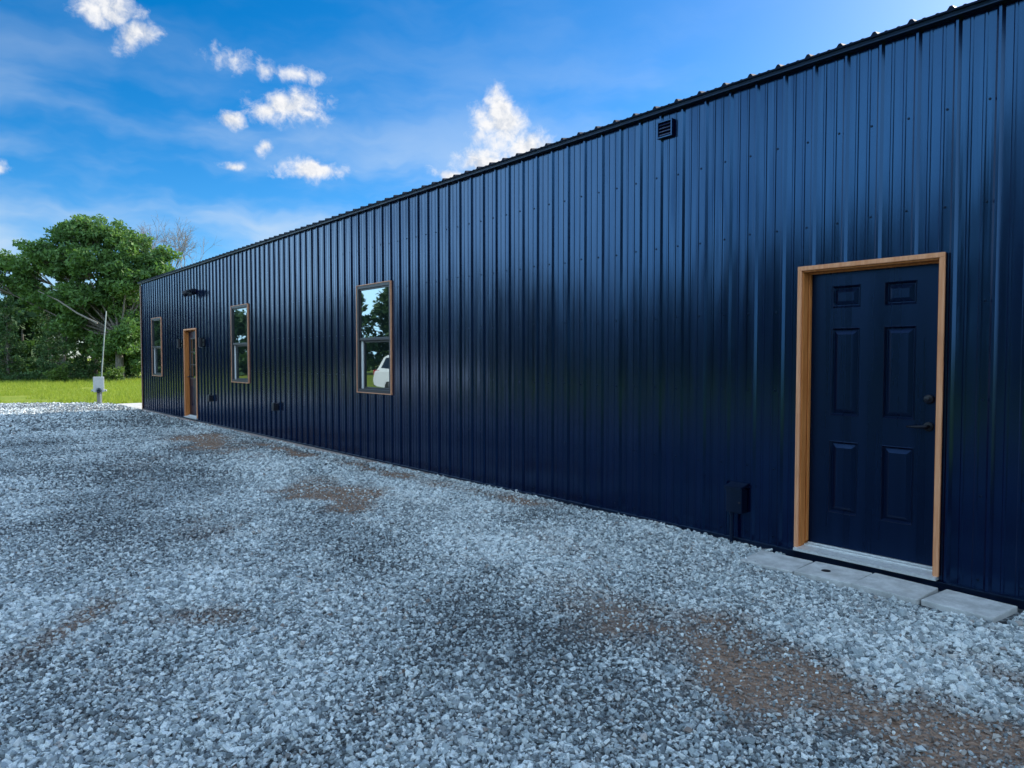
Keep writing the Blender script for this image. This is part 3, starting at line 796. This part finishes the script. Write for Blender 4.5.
# ------------------------------------------------------------------ car mirrored in the near window
def car(loc, rz):
    root = empty('parked_car', loc, rz); tag(root, 'white SUV parked across the drive, mirrored in the nearest window', 'car')
    out = [(-2.25, .42), (-2.28, .62), (-2.22, .95), (-2.12, 1.06), (-1.86, 1.55), (-1.70, 1.66), (-1.2, 1.70), (-.2, 1.70), (.35, 1.62), (1.02, 1.12), (1.75, 1.02), (2.14, .90), (2.25, .70), (2.26, .45), (2.2, .32)]
    def arch(cx): return [(cx+.40*math.cos(t), .36+.40*math.sin(t)) for t in np.linspace(rad(-6), rad(186), 13)]
    bot = arch(1.38)+arch(-1.48)
    poly = out+[(1.85, .28)]+bot+[(-1.85, .28), (-2.15, .34)]
    hw = lambda z: .91-max(0, z-.98)*.30-max(0, .5-z)*.1
    bm = bmesh.new(); A = [bm.verts.new((x, -hw(z), z)) for x, z in poly]; Bv = [bm.verts.new((x, hw(z), z)) for x, z in poly]
    bm.faces.new(A); bm.faces.new(Bv[::-1]); n = len(poly)
    for i in range(n): bm.faces.new((A[i], Bv[i], Bv[(i+1) % n], A[(i+1) % n]))
    bmesh.ops.triangulate(bm, faces=[f for f in bm.faces if len(f.verts) > 4])
    q = MB(); q.bm(bm); bo = q.build('body', M['car'], root)
    bv = bo.modifiers.new('soft', 'BEVEL'); bv.width = .09; bv.segments = 4; bv.limit_method = 'ANGLE'; bv.angle_limit = rad(25)
    for sg in (-1, 1):
        for pane in ([(-1.98, 1.10), (-1.76, 1.55), (-1.05, 1.60), (-1.05, 1.06)], [(-.99, 1.06), (-.99, 1.60), (-.18, 1.60), (-.18, 1.06)], [(-.12, 1.06), (-.12, 1.60), (.32, 1.54), (.88, 1.10)]):
            q = MB(); q.quad(*[(x, sg*(hw(z)+.006), z) for x, z in pane]); q.quad(*[(x, sg*(hw(z)-.02), z) for x, z in pane]); q.build('side_window', M['car_glass'], root)
        q = MB(); q.box(2.05, 2.262, sg*.55, sg*.86, .72, .86, .02); q.build('headlight', M['clear_lens'], root)
        q = MB(); q.box(-2.275, -2.05, sg*.62, sg*.90, .82, 1.02, .02); q.build('tail_light', M['red_lens'], root)
        q = MB(); q.box(.62, .80, sg*.90, sg*1.08, 1.04, 1.18, .03); q.build('wing_mirror', M['car'], root)
        for x in (1.38, -1.48):
            q = MB(); q.tube([(x, sg*.70, .36), (x, sg*.72, .36), (x, sg*.88, .36), (x, sg*.90, .36)], [.30, .345, .345, .30], 28); wh = q.build('wheel', M['rubber'], root)
            q = MB(); q.tube([(x, sg*.895, .36), (x, sg*.905, .36)], [.20, .17], 20)
            q.build('rim', M['rim'], wh)
    q = MB(); q.quad(*[(x, y, z) for x, y, z in ((.40, -.64, 1.61), (.40, .64, 1.61), (1.03, .78, 1.135), (1.03, -.78, 1.135))]); q.build('windscreen', M['car_glass'], root)
    q = MB(); q.quad(*[(x, y, z) for x, y, z in ((-2.125, -.72, 1.13), (-2.125, .72, 1.13), (-1.91, .66, 1.51), (-1.91, -.66, 1.51))]); q.build('rear_window', M['car_glass'], root)
    q = MB(); q.box(-2.30, -2.0, -.80, .80, .36, .56, .03); q.build('rear_bumper', M['dark_frame'], root)
    return root
car((-12.0, 25.78, -.06), math.atan2(-.71, -.70))

# ------------------------------------------------------------------ light
SUN_EL, SUN_AZ = 30.0, 92.0          # azimuth clockwise from +Y
sun = bpy.data.lights.new('sun', 'SUN'); sun.energy = 3.6; sun.angle = rad(.5); sun.color = (1, .93, .82)
so = bpy.data.objects.new('sun', sun); col.objects.link(so)
sd = Vector((math.sin(rad(SUN_AZ))*math.cos(rad(SUN_EL)), math.cos(rad(SUN_AZ))*math.cos(rad(SUN_EL)), math.sin(rad(SUN_EL))))
so.rotation_euler = sd.to_track_quat('Z', 'Y').to_euler(); so.location = sd*60

w = NT('World', True); scene.world = w.o
bg = w.t.nodes['Background']
w.o.cycles.sampling_method = 'MANUAL'; w.o.cycles.sample_map_resolution = 512
sky = w.n('ShaderNodeTexSky', sky_type='NISHITA'); sky.sun_disc = False
sky.sun_elevation = rad(SUN_EL); sky.sun_rotation = rad(SUN_AZ); sky.air_density = .8; sky.dust_density = .5; sky.ozone_density = 4.0
hs = w.n('ShaderNodeHueSaturation', ins={'Hue': .498, 'Saturation': 1.38, 'Value': .70}); w.link(sky.outputs[0], hs.inputs['Color'])
D = w.n('ShaderNodeTexCoord').outputs['Generated']
D = w.n('ShaderNodeVectorMath', operation='NORMALIZE', ins={0: D}).outputs[0]
sepd = w.n('ShaderNodeSeparateXYZ', ins={0: D}).outputs
warp = w.n('ShaderNodeVectorMath', operation='SUBTRACT', ins={0: w.noise(D, 11, 3, .6, 1), 1: (.5, .5, .5)}).outputs[0]
Dw = w.n('ShaderNodeVectorMath', operation='MULTIPLY_ADD', ins={0: warp, 1: (.05, .05, .05), 2: D}).outputs[0]
SD = tuple(sd)
def puff(vec):
    vo = w.n('ShaderNodeTexVoronoi', feature='F1', ins={'Scale': 26.0, 'Detail': 3.0, 'Roughness': .55, 'Lacunarity': 2.2}); vo.normalize = True
    w.link(vec, vo.inputs['Vector'])
    a = w.math('SUBTRACT', .78, vo.outputs['Distance'])
    return w.math('ADD', w.math('MULTIPLY', a, 1.0), w.math('MULTIPLY', w.math('SUBTRACT', w.noise(vec, 48, 6, .62), .5), .9))
warp2 = w.n('ShaderNodeVectorMath', operation='SUBTRACT', ins={0: w.noise(D, 40, 4, .6, 1), 1: (.5, .5, .5)}).outputs[0]
Dp = w.n('ShaderNodeVectorMath', operation='MULTIPLY_ADD', ins={0: warp2, 1: (.022, .022, .022), 2: D}).outputs[0]
n1 = puff(Dp)
n1s = puff(w.n('ShaderNodeVectorMath', operation='ADD', ins={0: Dp, 1: tuple(c*.007 for c in SD)}).outputs[0])
# the cumulus of that afternoon: direction, horizontal / vertical size, how solid
CL = [((.172, .905, .392), .036, .022, 1), ((.200, .908, .366), .030, .018, .95), ((.372, .877, .312), .044, .022, .95), ((.345, .890, .308), .024, .014, .7), ((.405, .881, .244), .038, .016, 1), ((.303, .906, .294), .020, .011, .6), ((.307, .919, .247), .014, .007, .5),
      ((.305, .882, .36), .034, .024, .02), ((.374, .858, .352), .040, .016, .08), ((.335, .872, .352), .02, .02, .02), ((.35, .898, .267), .018, .009, .4), ((.595, .734, .331), .020, .022, 1.1), ((.600, .737, .305), .034, .028, 1.15), ((.630, .718, .284), .034, .020, 1), ((.562, .788, .246), .028, .010, .9), ((.588, .762, .262), .04, .018, 1), ((.066, .975, .211), .016, .010, .8)]
mx = None
for cdir, a, b, st in CL:
    c = Vector(cdir).normalized()
    df = w.n('ShaderNodeVectorMath', operation='SUBTRACT', ins={0: Dw, 1: tuple(c)}).outputs[0]
    df = w.scale(df, (1/a, 1/a, 1/b)); ln = w.n('ShaderNodeVectorMath', operation='LENGTH', ins={0: df}).outputs['Value']
    val = w.math('MULTIPLY', w.math('SUBTRACT', 1.0, ln), .9)
    val = w.math('ADD', val, st*.42-.42+.12)
    mx = val if mx is None else w.math('MAXIMUM', mx, val)
dens = w.math('ADD', mx, w.math('MULTIPLY', w.math('SUBTRACT', n1, .40), 1.7))
cum = w.smooth(dens, -.05, 1.0)
# unseen broken cloud added overhead and behind the camera to fill the shaded gravel
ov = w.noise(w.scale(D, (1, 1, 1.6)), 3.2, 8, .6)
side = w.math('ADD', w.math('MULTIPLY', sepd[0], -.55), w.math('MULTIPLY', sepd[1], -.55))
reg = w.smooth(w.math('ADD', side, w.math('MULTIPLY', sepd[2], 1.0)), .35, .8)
fill_deck = w.math('MULTIPLY', w.smooth(w.math('ADD', ov, w.smooth(sepd[2], .25, .75, .24, 0.)), .42, .60), reg)
# thin cirrus and low haze streaks
ci = w.noise(w.scale(Dw, (2.2, 2.2, 8)), 1.5, 5, .52)
cim = w.math('MULTIPLY', w.smooth(ci, .40, .75), w.smooth(sepd[2], .10, .42, .85, .12))
lit = w.math('ADD', w.math('MULTIPLY', w.math('SUBTRACT', n1, n1s), 2.2), w.math('MULTIPLY', w.math('SUBTRACT', w.noise(D, 24, 4, .6), .5), 1.2))
ccol = w.mixc(w.smooth(w.math('SUBTRACT', lit, w.math('MULTIPLY', dens, .12)), -.75, .25), (2.4, 2.6, 2.95), (3.7, 3.7, 3.74))
c1 = w.mixc(cim, hs.outputs[0], (2.5, 3.0, 3.5))
c2 = w.mixc(fill_deck, c1, (6.0, 7.9, 9.6))
# bright cloud bank added out of view opposite the sun, lifts wall reflections
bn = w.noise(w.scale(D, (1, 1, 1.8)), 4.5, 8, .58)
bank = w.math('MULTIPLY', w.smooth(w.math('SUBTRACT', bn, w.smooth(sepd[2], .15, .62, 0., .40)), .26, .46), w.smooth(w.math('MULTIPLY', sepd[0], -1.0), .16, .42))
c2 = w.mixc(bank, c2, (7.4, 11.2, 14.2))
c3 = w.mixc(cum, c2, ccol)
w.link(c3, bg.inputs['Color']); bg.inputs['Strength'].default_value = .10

# ------------------------------------------------------------------ camera
cam = bpy.data.cameras.new('camera'); cam.sensor_width = 36; cam.lens = 710/1024*36; cam.clip_start = .05; cam.clip_end = 6000
co = bpy.data.objects.new('camera', cam); col.objects.link(co)
co.location = (-5, 0, 1.47); co.rotation_euler = (rad(90)-math.atan(26/710), 0, -math.atan(597/710))
scene.camera = co
vs = scene.view_settings; vs.view_transform = 'Standard'; vs.look = 'None'; vs.gamma = 1; vs.use_curve_mapping = False
vs.exposure = 1.4
scene.cycles.max_bounces = 6; scene.cycles.transparent_max_bounces = 4
